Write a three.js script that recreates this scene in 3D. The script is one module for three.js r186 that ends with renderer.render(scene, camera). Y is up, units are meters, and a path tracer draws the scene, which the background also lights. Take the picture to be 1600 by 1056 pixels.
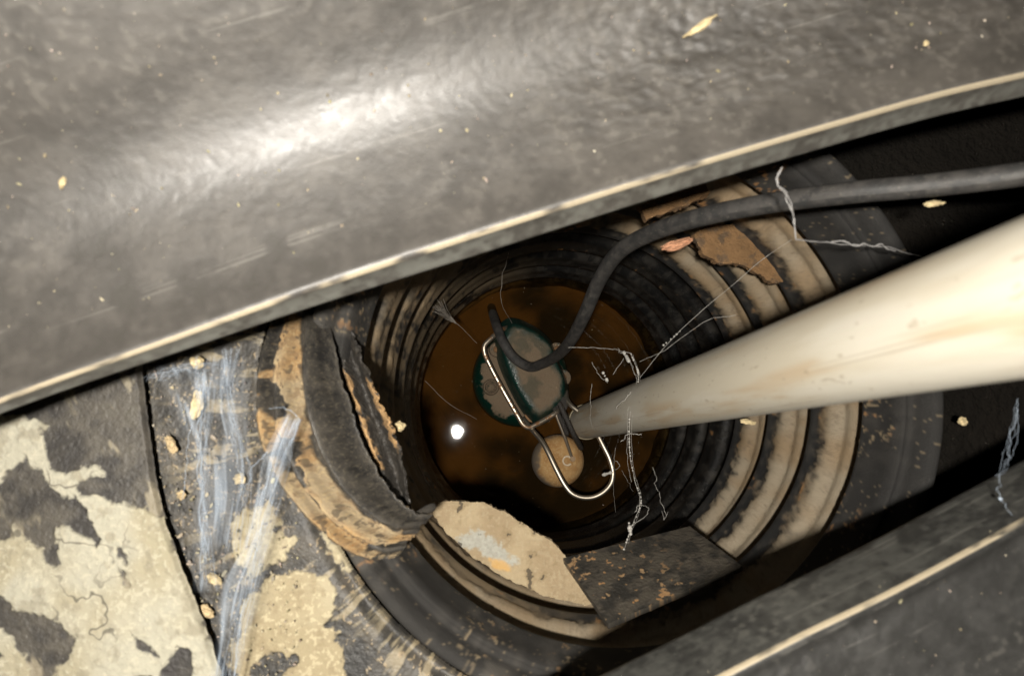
import * as THREE from 'three';
import { mergeGeometries } from 'three/addons/utils/BufferGeometryUtils.js';

// ------------------------------------------------------------------ camera, lamp, exposure
const scene = new THREE.Scene();
scene.background = new THREE.Color(0x000000);
const CAM_H = 1.15, F = 1155;                       // metres above the water; focal length in pixels of the 1600 px photograph
const camera = new THREE.PerspectiveCamera(2 * Math.atan(528 / F) * 180 / Math.PI, 1600 / 1056, 0.02, 20);
const C = new THREE.Vector3(0, CAM_H, 0);
const camMat = (() => {                             // nearly straight down, tipped so that the plumb line ends at (735, 660)
  const d = new THREE.Vector3(735 - 800, 528 - 660, -F).normalize();
  const Y = d.clone().negate(), X = new THREE.Vector3(1, 0, 0).addScaledVector(d, -d.x).normalize(), Z = new THREE.Vector3().crossVectors(X, Y);
  return new THREE.Matrix4().makeBasis(X, Y, Z).transpose();
})();
camera.position.copy(C);
camera.quaternion.setFromRotationMatrix(camMat);
camera.focus = 0.98; camera.userData.fStop = 9;
scene.add(camera);

const LAMP = new THREE.Vector3(-0.045, 1.4, 0.032);
const lampLight = new THREE.PointLight(new THREE.Color(1.0, 0.945, 0.86), 4.2);
lampLight.position.copy(LAMP); lampLight.castShadow = true; lampLight.shadow.radius = 0.8;
scene.add(lampLight);

const renderer = new THREE.WebGLRenderer({ antialias: true });
renderer.toneMapping = THREE.LinearToneMapping;
renderer.toneMappingExposure = 1.0;
renderer.shadowMap.enabled = true;

// ------------------------------------------------------------------ helpers
let seedState = 12345;
const rnd = () => { seedState = (seedState * 1664525 + 1013904223) >>> 0; return seedState / 4294967296; };
const rr = (a, b) => a + (b - a) * rnd();
function hash3(x, y, z) {
  let h = (x * 374761393 + y * 668265263 + z * 2147483647) | 0;
  h = Math.imul(h ^ (h >>> 13), 1274126177); h = Math.imul(h ^ (h >>> 16), 2246822519);
  return ((h ^ (h >>> 15)) >>> 0) / 4294967296;
}
const fade = t => t * t * (3 - 2 * t);
const PERM = new Uint16Array(2048), VAL = new Float32Array(1024);
for (let i = 0; i < 1024; i++) { PERM[i] = i; VAL[i] = hash3(i, 7, 3); }
for (let i = 1023; i > 0; i--) { const j = Math.floor(hash3(i, 1, 5) * (i + 1)), t = PERM[i]; PERM[i] = PERM[j]; PERM[j] = t; }
for (let i = 0; i < 1024; i++) PERM[i + 1024] = PERM[i];
function plane(xi, yi, zi, u, v) {
  const a = PERM[(zi & 1023)], y0 = PERM[(a + yi) & 1023], y1 = PERM[(a + yi + 1) & 1023], x0 = xi & 1023, x1 = (xi + 1) & 1023;
  const p = VAL[PERM[x0 + y0]], q = VAL[PERM[x1 + y0]], r = VAL[PERM[x0 + y1]], s = VAL[PERM[x1 + y1]], m = p + (q - p) * u;
  return m + (r + (s - r) * u - m) * v;
}
function vn(x, y, z = 0) {
  const xi = Math.floor(x), yi = Math.floor(y), zi = Math.floor(z), w = fade(z - zi), u = fade(x - xi), v = fade(y - yi), a = plane(xi, yi, zi, u, v);
  return w === 0 ? a : a + (plane(xi, yi, zi + 1, u, v) - a) * w;
}
function fbm(x, y, z = 0, o = 4) { let s = 0, a = 0.5, n = 0; for (let i = 0; i < o; i++) { s += a * vn(x, y, z); n += a; a *= 0.5; const X = x * 1.624 - y * 1.218 + 17.1; y = x * 1.218 + y * 1.624 + 5.3; x = X; z = z === Math.floor(z) ? z + 7 : z * 2.03; } return s / n; }
const sm = (a, b, x) => { const t = Math.min(1, Math.max(0, (x - a) / (b - a))); return t * t * (3 - 2 * t); };
const mix = (a, b, t) => a + (b - a) * t;
const mix3 = (a, b, t) => [mix(a[0], b[0], t), mix(a[1], b[1], t), mix(a[2], b[2], t)];
const V = (x, y, z) => new THREE.Vector3(x, y, z);
// the place at height h seen at pixel (px, py) of the photograph
function at(px, py, h) {
  const d = V((px - 800) / F, -(py - 528) / F, -1).applyMatrix4(camMat);
  return d.multiplyScalar((h - CAM_H) / d.y).add(C);
}
const used = {};
function numbered(n) { const k = used[n] = (used[n] ?? -1) + 1; return k ? `${n}_${String(k).padStart(3, '0')}` : n; }
function shadows(o) { o.castShadow = o.receiveShadow = true; return o; }
function tag(o, label, category, group) { o.userData.label = label; o.userData.category = category; if (group) o.userData.group = group; return o; }
function thing(name, label, category, group, pos) { const o = new THREE.Group(); o.name = numbered(name); if (pos) o.position.copy(pos); scene.add(o); return tag(o, label, category, group); }
function mesh(name, geo, mat, parent) {
  const m = shadows(new THREE.Mesh(geo, mat));
  if (parent && parent !== scene) { m.name = name; parent.add(m); if (parent.isGroup) { parent.updateMatrixWorld(); m.position.copy(parent.position).negate(); } }
  else { m.name = numbered(name); scene.add(m); }
  return m;
}
function struct(name, geo, mat) { const m = mesh(name, geo, mat); m.userData.kind = 'structure'; return m; }
const enc = v => Math.round(255 * Math.min(1, Math.max(0, v <= 0.0031308 ? v * 12.92 : 1.055 * Math.pow(v, 1 / 2.4) - 0.055)));
// fn(u, v) -> [r, g, b (linear), roughness, height 0..1]
function maps(nx, ny, fn) {
  const c = new Uint8Array(nx * ny * 4), r = new Uint8Array(nx * ny * 4), b = new Uint8Array(nx * ny * 4);
  for (let j = 0; j < ny; j++) for (let i = 0; i < nx; i++) {
    const o = (j * nx + i) * 4, q = fn((i + 0.5) / nx, (j + 0.5) / ny);
    c[o] = enc(q[0]); c[o + 1] = enc(q[1]); c[o + 2] = enc(q[2]); c[o + 3] = 255;
    r[o] = r[o + 1] = r[o + 2] = Math.round(255 * Math.min(1, Math.max(0, q[3]))); r[o + 3] = 255;
    b[o] = b[o + 1] = b[o + 2] = Math.round(255 * Math.min(1, Math.max(0, q[4] ?? 0.5))); b[o + 3] = 255;
  }
  const mk = (d, s) => { const t = new THREE.DataTexture(d, nx, ny, THREE.RGBAFormat); t.magFilter = t.minFilter = THREE.LinearFilter; t.wrapS = t.wrapT = THREE.RepeatWrapping; if (s) t.colorSpace = THREE.SRGBColorSpace; t.needsUpdate = true; return t; };
  return { map: mk(c, true), roughnessMap: mk(r), bumpMap: mk(b) };
}
const std = o => new THREE.MeshStandardMaterial({ side: THREE.DoubleSide, ...o });
// a sheet of real thickness from pos(u, v); keep(u, v, p) === false leaves a hole
function sheet(nu, nv, pos, t = 0.002, { keep, color } = {}) {
  const P = [], n = (nu + 1) * (nv + 1), id = (i, j) => j * (nu + 1) + i;
  for (let j = 0; j <= nv; j++) for (let i = 0; i <= nu; i++) P.push(pos(i / nu, j / nv));
  const N = P.map((p, k) => {
    const i = k % (nu + 1), j = Math.floor(k / (nu + 1));
    const du = P[id(Math.min(nu, i + 1), j)].clone().sub(P[id(Math.max(0, i - 1), j)]), dv = P[id(i, Math.min(nv, j + 1))].clone().sub(P[id(i, Math.max(0, j - 1))]);
    return du.cross(dv).normalize();
  });
  const flip = N.reduce((s, q) => s + q.y, 0) < 0 ? -1 : 1;
  const g = new THREE.BufferGeometry(), a = [], uv = [], col = [], idx = [], ok = [];
  for (let k = 0; k < n; k++) { const i = k % (nu + 1), j = Math.floor(k / (nu + 1)); ok.push(!keep || keep(i / nu, j / nv, P[k]) !== false); }
  for (const s of [0, 1]) for (let k = 0; k < n; k++) {
    const p = P[k].clone().addScaledVector(N[k], -flip * t * s); a.push(p.x, p.y, p.z);
    const i = k % (nu + 1), j = Math.floor(k / (nu + 1)); uv.push(i / nu, j / nv); if (color) col.push(...color(i / nu, j / nv, P[k]));
  }
  const quad = (A, B, D, E, f) => f ? idx.push(A, B, D, A, D, E) : idx.push(A, D, B, A, E, D);
  const has = (i, j) => i >= 0 && j >= 0 && i < nu && j < nv && ok[id(i, j)] && ok[id(i + 1, j)] && ok[id(i, j + 1)] && ok[id(i + 1, j + 1)];
  const edges = [];
  for (let j = 0; j < nv; j++) for (let i = 0; i < nu; i++) if (has(i, j)) {
    const A = id(i, j), B = id(i + 1, j), D = id(i + 1, j + 1), E = id(i, j + 1);
    quad(A, B, D, E, flip > 0); quad(A + n, B + n, D + n, E + n, flip < 0);
    if (!has(i, j - 1)) edges.push([A, B]); if (!has(i + 1, j)) edges.push([B, D]); if (!has(i, j + 1)) edges.push([D, E]); if (!has(i - 1, j)) edges.push([E, A]);
  }
  for (const [A, B] of edges) {
    const o = a.length / 3;
    for (const k of [A, B, B + n, A + n]) { a.push(a[3 * k], a[3 * k + 1], a[3 * k + 2]); uv.push(uv[2 * k], uv[2 * k + 1]); if (color) col.push(col[3 * k], col[3 * k + 1], col[3 * k + 2]); }
    quad(o, o + 1, o + 2, o + 3, flip < 0);
  }
  g.setAttribute('position', new THREE.Float32BufferAttribute(a, 3)); g.setAttribute('uv', new THREE.Float32BufferAttribute(uv, 2));
  if (color) g.setAttribute('color', new THREE.Float32BufferAttribute(col, 3));
  g.setIndex(idx); g.computeVertexNormals(); return g;
}
const curve = (pts, tension = 0.5) => new THREE.CatmullRomCurve3(pts, false, 'centripetal', tension);
const pix = list => list.map(q => at(q[0], q[1], q[2]));
// a round bar along a curve, radius r or r(t), with rounded ends
function bar(c, r, n = 60, k = 10) {
  const rad = typeof r === 'function' ? r : () => r, fr = c.computeFrenetFrames(n, false), a = [], uv = [], idx = [];
  const rows = []; for (let i = 0; i <= n; i++) rows.push([i, 1, 0]);
  rows.unshift([0, 0.7, -0.7], [0, 0.02, -1]); rows.sort((p, q) => 0); const head = [[0, 0.02, -1], [0, 0.7, -0.7]], tail = [[n, 0.7, 0.7], [n, 0.02, 1]];
  const all = [...head, ...rows.slice(2), ...tail];
  all.forEach(([i, s, e], m) => {
    const t = i / n, p = c.getPointAt(t), R = rad(t), T = c.getTangentAt(t);
    for (let j = 0; j <= k; j++) { const th = j / k * 2 * Math.PI, q = p.clone().addScaledVector(T, e * R).addScaledVector(fr.normals[i], Math.cos(th) * R * s).addScaledVector(fr.binormals[i], Math.sin(th) * R * s); a.push(q.x, q.y, q.z); uv.push(t, j / k); }
    if (m) for (let j = 0; j < k; j++) { const A = (m - 1) * (k + 1) + j, B = A + k + 1; idx.push(A, A + 1, B + 1, A, B + 1, B); }
  });
  const g = new THREE.BufferGeometry(); g.setAttribute('position', new THREE.Float32BufferAttribute(a, 3)); g.setAttribute('uv', new THREE.Float32BufferAttribute(uv, 2)); g.setIndex(idx); g.computeVertexNormals(); return g;
}
// polygons on the ground: signed distance in metres, positive inside
function region(polys, h) {
  const W = polys.map(p => p.map(q => { const w = at(q[0], q[1], h); return [w.x, w.z]; }));
  return (x, z) => {
    let best = -1e9;
    for (const p of W) {
      let d = 1e9, ins = false;
      for (let i = 0, j = p.length - 1; i < p.length; j = i++) {
        const [ax, az] = p[j], [bx, bz] = p[i], ex = bx - ax, ez = bz - az, t = Math.min(1, Math.max(0, ((x - ax) * ex + (z - az) * ez) / (ex * ex + ez * ez)));
        d = Math.min(d, Math.hypot(x - ax - ex * t, z - az - ez * t));
        if ((az > z) !== (bz > z) && x < (bx - ax) * (z - az) / (bz - az) + ax) ins = !ins;
      }
      best = Math.max(best, ins ? d : -d);
    }
    return best;
  };
}
const grain = maps(512, 512, (u, v) => { const w = (a, b, s) => { const X = u * s, Y = v * s, x0 = Math.floor(X), y0 = Math.floor(Y), fx = fade(X - x0), fy = fade(Y - y0), h = (i, j) => hash3((i % s) + a, (j % s) + b, 9); return mix(mix(h(x0, y0), h(x0 + 1, y0), fx), mix(h(x0, y0 + 1), h(x0 + 1, y0 + 1), fx), fy); }; const q = 0.4 * w(1, 2, 32) + 0.35 * w(7, 3, 80) + 0.25 * w(4, 9, 200); return [q, q, q, 0.5, q]; }).bumpMap;
const grainAt = (x, y) => { const t = grain.clone(); t.repeat.set(x, y); t.needsUpdate = true; return t; };

// ------------------------------------------------------------------ colours (linear)
const BLACK = [0.020, 0.020, 0.020], DUSTY = [0.075, 0.068, 0.058], MUD = [0.33, 0.255, 0.155], PALE = [0.38, 0.36, 0.285], RUST = [0.42, 0.21, 0.075], BROWN = [0.20, 0.115, 0.045];
const AX = 0.115, AZ = -0.03;                        // axis of the pit

// ------------------------------------------------------------------ ground round the pit
{
  const g = new THREE.RingGeometry(0.2325, 1.6, 96, 40); g.rotateX(-Math.PI / 2); g.translate(AX, 0.585, AZ);
  const p = g.attributes.position, c = [];
  for (let i = 0; i < p.count; i++) { const x = p.getX(i), z = p.getZ(i); p.setY(i, 0.585 + 0.02 * (fbm(x * 14, z * 14) - 0.5)); c.push(...mix3([0.004, 0.004, 0.0035], [0.011, 0.009, 0.007], fbm(x * 40, z * 40))); }
  g.setAttribute('color', new THREE.Float32BufferAttribute(c, 3)); g.computeVertexNormals();
  struct('ground', g, new THREE.MeshPhysicalMaterial({ vertexColors: true, roughness: 1, specularIntensity: 0.15, bumpMap: grainAt(12, 12), bumpScale: 0.004, side: THREE.DoubleSide }));
}

// ------------------------------------------------------------------ the pit: a basin of ribs
const PITCH = 0.09, H0 = 0.577, RC = 0.19, RV = 0.2115;
{
  const pit = thing('sump_basin', 'round black ribbed plastic sump basin with mud lying on its ribs', 'sump pit', null, V(AX, 0, AZ));
  const mat = std({ vertexColors: true, roughness: 0.55, bumpMap: grainAt(90, 3), bumpScale: 0.0006 });
  const wet = std({ vertexColors: true, roughness: 0.22, bumpMap: grainAt(90, 3), bumpScale: 0.0003 });
  function ring(profile, colour, seg, name, skin = mat) {   // profile(t) -> [r, h, up]
    const nt = profile.n, a = [], c = [], uv = [], idx = [];
    for (let j = 0; j <= nt; j++) for (let i = 0; i <= seg; i++) {
      const th = (i % seg) / seg * 2 * Math.PI, [r, h, up] = profile.f(j / nt), x = Math.cos(th), z = Math.sin(th), k = colour(th, h, up, j / nt);
      const R = r - k.t + 0.0012 * (fbm(x * 5 + h * 9, z * 5, h * 20, 3) - 0.5);
      a.push(AX + R * x, h + k.t * 0.8 * up + 0.002 * (fbm(x * 3, z * 3, 4) - 0.5), AZ + R * z); c.push(...k.c); uv.push(i / seg, j / nt);
      if (j && i) { const A = (j - 1) * (seg + 1) + i - 1, B = A + seg + 1; idx.push(A, A + 1, B + 1, A, B + 1, B); }
    }
    const g = new THREE.BufferGeometry(); g.setAttribute('position', new THREE.Float32BufferAttribute(a, 3)); g.setAttribute('color', new THREE.Float32BufferAttribute(c, 3)); g.setAttribute('uv', new THREE.Float32BufferAttribute(uv, 2)); g.setIndex(idx); g.computeVertexNormals();
    return mesh(name, g, skin, pit);
  }
  const RCI = [0.199, 0.1945, 0.1915, 0.19, 0.19, 0.19, 0.19, 0.19, 0.19];
  const rib = (i) => {
    const h0 = H0 - i * PITCH, RC = RCI[i], RV = RC + 0.0215, RN = RCI[i - 1] + 0.0215;
    const pts = [[RV, h0 - 0.012], [RV - 0.004, h0 - 0.006], [RC + 0.004, h0 + 0.001], [RC, h0 + 0.006], [RC + 0.003, h0 + 0.020], [RC + 0.006, h0 + 0.032], [RC + 0.015, h0 + 0.041], [RV - 0.005, h0 + 0.048], [RV, h0 + 0.056], [RN, h0 + PITCH - 0.012]];
    const cv = curve(pts.map(q => V(q[0], q[1], 0)));
    return { n: 36, f: t => { const p = cv.getPoint(t), T = cv.getTangent(t); return [p.x, p.y, Math.max(0, T.x)]; } };
  };
  // how much mud lies on a rib: most on the right and below, as in the photograph
  const mudOf = (i) => (th, h, up, t) => {
    const x = Math.cos(th), z = Math.sin(th), lvl = [0, 1, 1, 0.95, 0.35, 0.1, 0][i] ?? 0;
    const side = 0.5 + 0.5 * sm(-0.75, 0.1, x * 0.7 + z * 0.75 + 0.25 * (fbm(x * 4, z * 4, i) - 0.5));
    const n = fbm(x * 28, z * 28, h * 130, 4), n2 = fbm(x * 7 + 3, z * 7, h * 30 + i * 3, 3), fine = fbm(x * 120, z * 120, h * 500, 2);
    const hh = (h - (H0 - i * PITCH)) / PITCH;         // 0 at the rib's lower lip
    let m = sm(0.20, 0.36, hh + 0.30 * (n - 0.5) + 0.10 * (n2 - 0.5) + 0.10 * (fine - 0.5)) * (hh < 0.86 ? 1 : 0);
    m *= sm(0.42, 0.56, lvl * side * (0.72 + 0.5 * n2) + 0.12 * (n - 0.5));
    let c = mix3(i > 3 ? [0.007, 0.007, 0.007] : BLACK, DUSTY, (i > 3 ? 0.25 : 0.55) * sm(0.4, 0.75, n) + 0.25 * sm(0.55, 0.8, n2) * side);
    const soil = mix3(mix3([0.285, 0.235, 0.165], [0.25, 0.18, 0.105], sm(0.4, 0.7, n2)), [0.13, 0.095, 0.06], 0.6 * sm(0.52, 0.8, 0.6 * fine + 0.4 * n));
    c = mix3(c, soil, m);
    if (lvl > 0.2 && n > 0.66 && hh > 0 && hh < 0.3) c = mix3(c, RUST, 0.7 * sm(0.66, 0.7, n) * sm(0.5, 0.7, n2));
    if (x < 0) { const k = (i > 3 ? 0.5 : 1) * sm(0, -0.5, x) * sm(0.32, 0.55, fbm(x * 10, z * 18, h * 60, 4)) * 0.8; c = mix3(c, [0.26, 0.195, 0.12], k); }
    return { c, t: 0.0016 * m * (0.6 + 0.8 * n) + 0.0006 * fine * m };
  };
  for (let i = 1; i <= 7; i++) ring(rib(i), mudOf(i), 900, 'rib', i > 3 ? wet : mat);
  // the smooth foot of the basin, under water
  ring({ n: 10, f: t => [RV + 0.001, -0.03 - 0.16 * t, 0] }, () => ({ c: [0.03, 0.022, 0.014], t: 0 }), 120, 'foot');
  // the broad collar with two soft ridges and the rolled rim
  const R0 = RCI[0], HC = H0 - 0.008, cp = [[R0 + 0.0215, HC - 0.012], [R0 + 0.017, HC - 0.006], [R0 + 0.003, HC + 0.001], [R0, HC + 0.005], [R0 + 0.001, HC + 0.012], [R0 + 0.0035, HC + 0.022], [R0 + 0.005, HC + 0.030], [R0 + 0.007, HC + 0.040], [R0 + 0.0105, HC + 0.0455], [R0 + 0.0135, HC + 0.0445], [R0 + 0.016, HC + 0.045], [R0 + 0.020, HC + 0.053], [R0 + 0.025, HC + 0.059], [R0 + 0.031, HC + 0.059], [R0 + 0.0335, HC + 0.050], [R0 + 0.034, HC]];
  const cc = curve(cp.map(q => V(q[0], q[1], 0)));
  ring({ n: 70, f: t => { const p = cc.getPoint(t), T = cc.getTangent(t); return [p.x, p.y, Math.max(0, T.x)]; } }, (th, h, up) => {
    const x = Math.cos(th), z = Math.sin(th), n = fbm(x * 22, z * 22, h * 80, 4), n2 = fbm(x * 6, z * 6, h * 14, 3), fine = fbm(x * 150, z * 150, h * 700, 2);
    let c = mix3([0.014, 0.0135, 0.013], DUSTY, (0.2 + 0.9 * sm(0.35, 0.75, n) * sm(0.3, 0.7, n2)) * (x > 0.1 ? 0.4 : 1 - 0.6 * sm(-0.3, 0.1, x)));
    const spot = 0.8 * sm(0.64, 0.70, fbm(x * 60, z * 60, h * 230, 3)) * sm(0.5, 0.65, n2);
    c = mix3(c, mix3(MUD, RUST, sm(0.4, 0.7, n)), 0.85 * spot);
    if (fine > 0.78) c = mix3(c, MUD, 0.35);
    return { c, t: 0.0006 * spot };
  }, 900, 'collar', std({ vertexColors: true, roughness: 0.78, bumpMap: grainAt(90, 3), bumpScale: 0.0006 }));
}

// ------------------------------------------------------------------ water and the silt below it
{
  const bed = new THREE.CircleGeometry(0.218, 96, 0, 2 * Math.PI); 
  const g = new THREE.RingGeometry(0.0005, 0.219, 120, 60); g.rotateX(-Math.PI / 2); g.translate(AX, -0.036, AZ);
  const p = g.attributes.position, c = [];
  for (let i = 0; i < p.count; i++) {
    const x = p.getX(i), z = p.getZ(i), n = fbm(x * 30, z * 30, 2, 5), m = fbm(x * 9, z * 9, 7, 3);
    p.setY(i, -0.036 + 0.022 * (n - 0.5) + 0.02 * (m - 0.5)); c.push(...mix3([0.008, 0.006, 0.004], [0.074, 0.043, 0.016], sm(0.36, 0.64, 0.45 * n + 0.55 * m)));
  }
  g.setAttribute('color', new THREE.Float32BufferAttribute(c, 3)); g.computeVertexNormals(); bed.dispose();
  struct('silt_bed', g, std({ vertexColors: true, roughness: 1 }));
  const w = new THREE.RingGeometry(0.0005, 0.2185, 120, 50); w.rotateX(-Math.PI / 2); w.translate(AX, 0, AZ);
  const q = w.attributes.position; for (let i = 0; i < q.count; i++) q.setY(i, 0.00012 * (fbm(q.getX(i) * 40, q.getZ(i) * 40) - 0.5));
  w.computeVertexNormals();
  struct('water', w, new THREE.MeshPhysicalMaterial({ color: new THREE.Color(0.78, 0.63, 0.40), transmission: 1, thickness: 0, roughness: 0.02, ior: 1.33, side: THREE.DoubleSide }));
}

// ------------------------------------------------------------------ black plastic lid, upper left
function lidSurface(edgePts, prof, taper = false) {                 // edge curve in world space, profile prof(v) -> [away from the hole, up]
  const c = curve(edgePts), along = new Map(), across = new Map(); c.arcLengthDivisions = 800;
  return { c, prof, pos: (u, v, d = 0) => {
    let e = along.get(u), q = across.get(v);
    if (!e) { const p = c.getPointAt(u), T = c.getTangentAt(u); along.set(u, e = [p, V(T.z, 0, -T.x).normalize()]); }
    if (!q) across.set(v, q = prof(v));
    let [a, b, na, nb] = q; if (taper && a < 0.0005 && b < -0.001) { const k = mix(0.5, 1, sm(0.12, 0.5, u)); a *= k; b *= k; }
    return e[0].clone().addScaledVector(e[1], a + d * na).add(V(0, b + d * nb, 0));
  } };
}
function profile(list) {                              // list of [a, b]; returns v -> [a, b, normal a, normal b]
  const c = curve(list.map(q => V(q[0], q[1], 0)));
  return v => { const p = c.getPointAt(v), T = c.getTangentAt(v); return [p.x, p.y, -T.y, T.x]; };
}
function lidMaps(nx, ny, LX, LY, seed, prof, base, dustLift) {
  const rows = new Map();
  return maps(nx, ny, (u, v) => {
    const x = u * LX, y = v * LY, a = fbm(x * 70 + seed, y * 70, 1, 4), b = fbm(x * 260, y * 260 + seed, 3, 2), c = fbm(x * 11, y * 15 + seed, 5, 2), sc = fbm(x * 9 + y * 14, y * 420, 8 + seed, 2), s2 = vn(x * 800, y * 800, seed);
    let k = mix3(base, base.map(q => q * 1.75), sm(0.3, 0.75, 0.45 * a + 0.25 * b + 0.3 * c));
    k = mix3(k, [0.22, 0.205, 0.175], 0.14 * sm(0.60, 0.78, b) * sm(0.35, 0.65, c));      // grit
    k = mix3(k, [0.20, 0.19, 0.17], 0.30 * sm(0.72, 0.82, sc) * sm(0.4, 0.6, a));            // scuffs along it
    if (s2 > 0.94) k = mix3(k, [0.42, 0.38, 0.29], 0.6 * sm(0.94, 0.98, s2) * sm(0.4, 0.7, a));
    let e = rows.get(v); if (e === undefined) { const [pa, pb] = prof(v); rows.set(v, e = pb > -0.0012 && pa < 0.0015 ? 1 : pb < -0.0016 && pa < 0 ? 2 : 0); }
    let rough = 0.33 + 0.16 * a + 0.08 * b;
    if (e === 2) k = mix3(k, [0.12, 0.12, 0.105], dustLift * (0.25 + 1.2 * sm(0.3, 0.7, 0.5 * a + 0.5 * b)));                          // dust tint, also brightening the flange that grazing light leaves dark
    if (e === 1) { const w = sm(0.22, 0.5, fbm(x * 55, y * 130, 21, 3)); k = mix3(k, [0.38, 0.32, 0.22], 0.9 * w); rough = 0.6; }     // rim highlight painted into the colour, patchy like worn plastic
    return [...k, rough, 0.4 * a + 0.6 * b];
  });
}
{
  const hx = x => 0.765 + 0.03 * sm(900, 1900, x);
  const E = pix([[-420, 790], [-200, 708], [0, 628], [122, 583], [244, 540], [477, 456], [742, 368], [1050, 270], [1300, 196], [1475, 147], [1600, 118], [1800, 74], [2020, 30]].map(([x, y]) => [x, y, hx(x)]));
  const body = []; { let b = 0; for (let i = 0; i <= 34; i++) { const a = 0.007 + i * 0.0056, phi = (-14 + 14 * sm(0.004, 0.05, a) + 44 * sm(0.045, 0.128, a)) * Math.PI / 180; if (i) b += Math.tan(phi) * 0.0056; body.push([a, b + 0.0004]); } }
  const prof = profile([[0.012, -0.020], [0.002, -0.019], [-0.0055, -0.0165], [-0.0075, -0.0135], [-0.0066, -0.0115], [-0.0042, -0.0080], [-0.0022, -0.0042], [-0.0008, -0.0008], [0.0008, 0.0008], [0.0026, 0.0013], [0.0045, 0.0010], ...body]);
  const S = lidSurface(E, prof, true);
  const bump = (u, v) => { const x = u * 0.75, y = v * 0.3, w = sm(0.14, 0.3, v) * sm(1.4, 0.5, v); return (0.0011 * (fbm(x * 70 + y * 40, y * 110 - x * 20, 3, 3) - 0.5) + 0.0006 * (fbm(x * 230 + y * 120, y * 230, 6, 2) - 0.5)) * (0.12 + 1.15 * sm(0.48, 0.64, u)) * w; };
  const g = sheet(760, 330, (u, v) => S.pos(u, v, bump(u, v)), 0.0045);
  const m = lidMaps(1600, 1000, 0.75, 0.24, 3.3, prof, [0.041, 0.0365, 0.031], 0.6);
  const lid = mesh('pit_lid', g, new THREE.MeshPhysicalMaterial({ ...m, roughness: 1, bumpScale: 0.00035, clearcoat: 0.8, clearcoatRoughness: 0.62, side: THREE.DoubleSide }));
  tag(lid, 'large dusty black plastic lid with rolled edge and painted rim highlight lying across the top left', 'lid');
  scene.userData.lidA = S;
}
// ------------------------------------------------------------------ black plastic lid, lower right
{
  const h = 0.77;
  const E = pix([[2100, 520, h], [1850, 672, h], [1598, 813, h], [1382, 929, h], [1255, 990, h], [1138, 1050, h], [950, 1146, h], [720, 1265, h], [480, 1390, h]]);
  const prof = profile([[0.010, -0.046], [-0.004, -0.045], [-0.0102, -0.042], [-0.0112, -0.038], [-0.0100, -0.032], [-0.006, -0.018], [-0.0022, -0.006], [-0.0008, -0.0018], [0.0008, 0.0008], [0.0026, 0.0014], [0.0045, 0.0010], [0.008, -0.0005], [0.02, 0.0005], [0.06, 0.001], [0.12, 0.002], [0.2, 0.001], [0.3, 0]]);
  const S = lidSurface(E, prof);
  const bump = (u, v) => 0.0004 * (fbm(u * 60, v * 40, 2, 3) - 0.5) + 0.0007 * (fbm(u * 12, v * 9, 5, 2) - 0.5);
  const g = sheet(520, 300, (u, v) => S.pos(u, v, bump(u, v)), 0.0045);
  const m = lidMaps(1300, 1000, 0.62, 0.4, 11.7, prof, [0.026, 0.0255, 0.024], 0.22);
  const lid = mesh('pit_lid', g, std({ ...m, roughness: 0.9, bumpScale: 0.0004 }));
  tag(lid, 'flat dusty black plastic lid with deep skirt in the lower right corner', 'lid');
  scene.userData.lidB = S;
}

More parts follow.
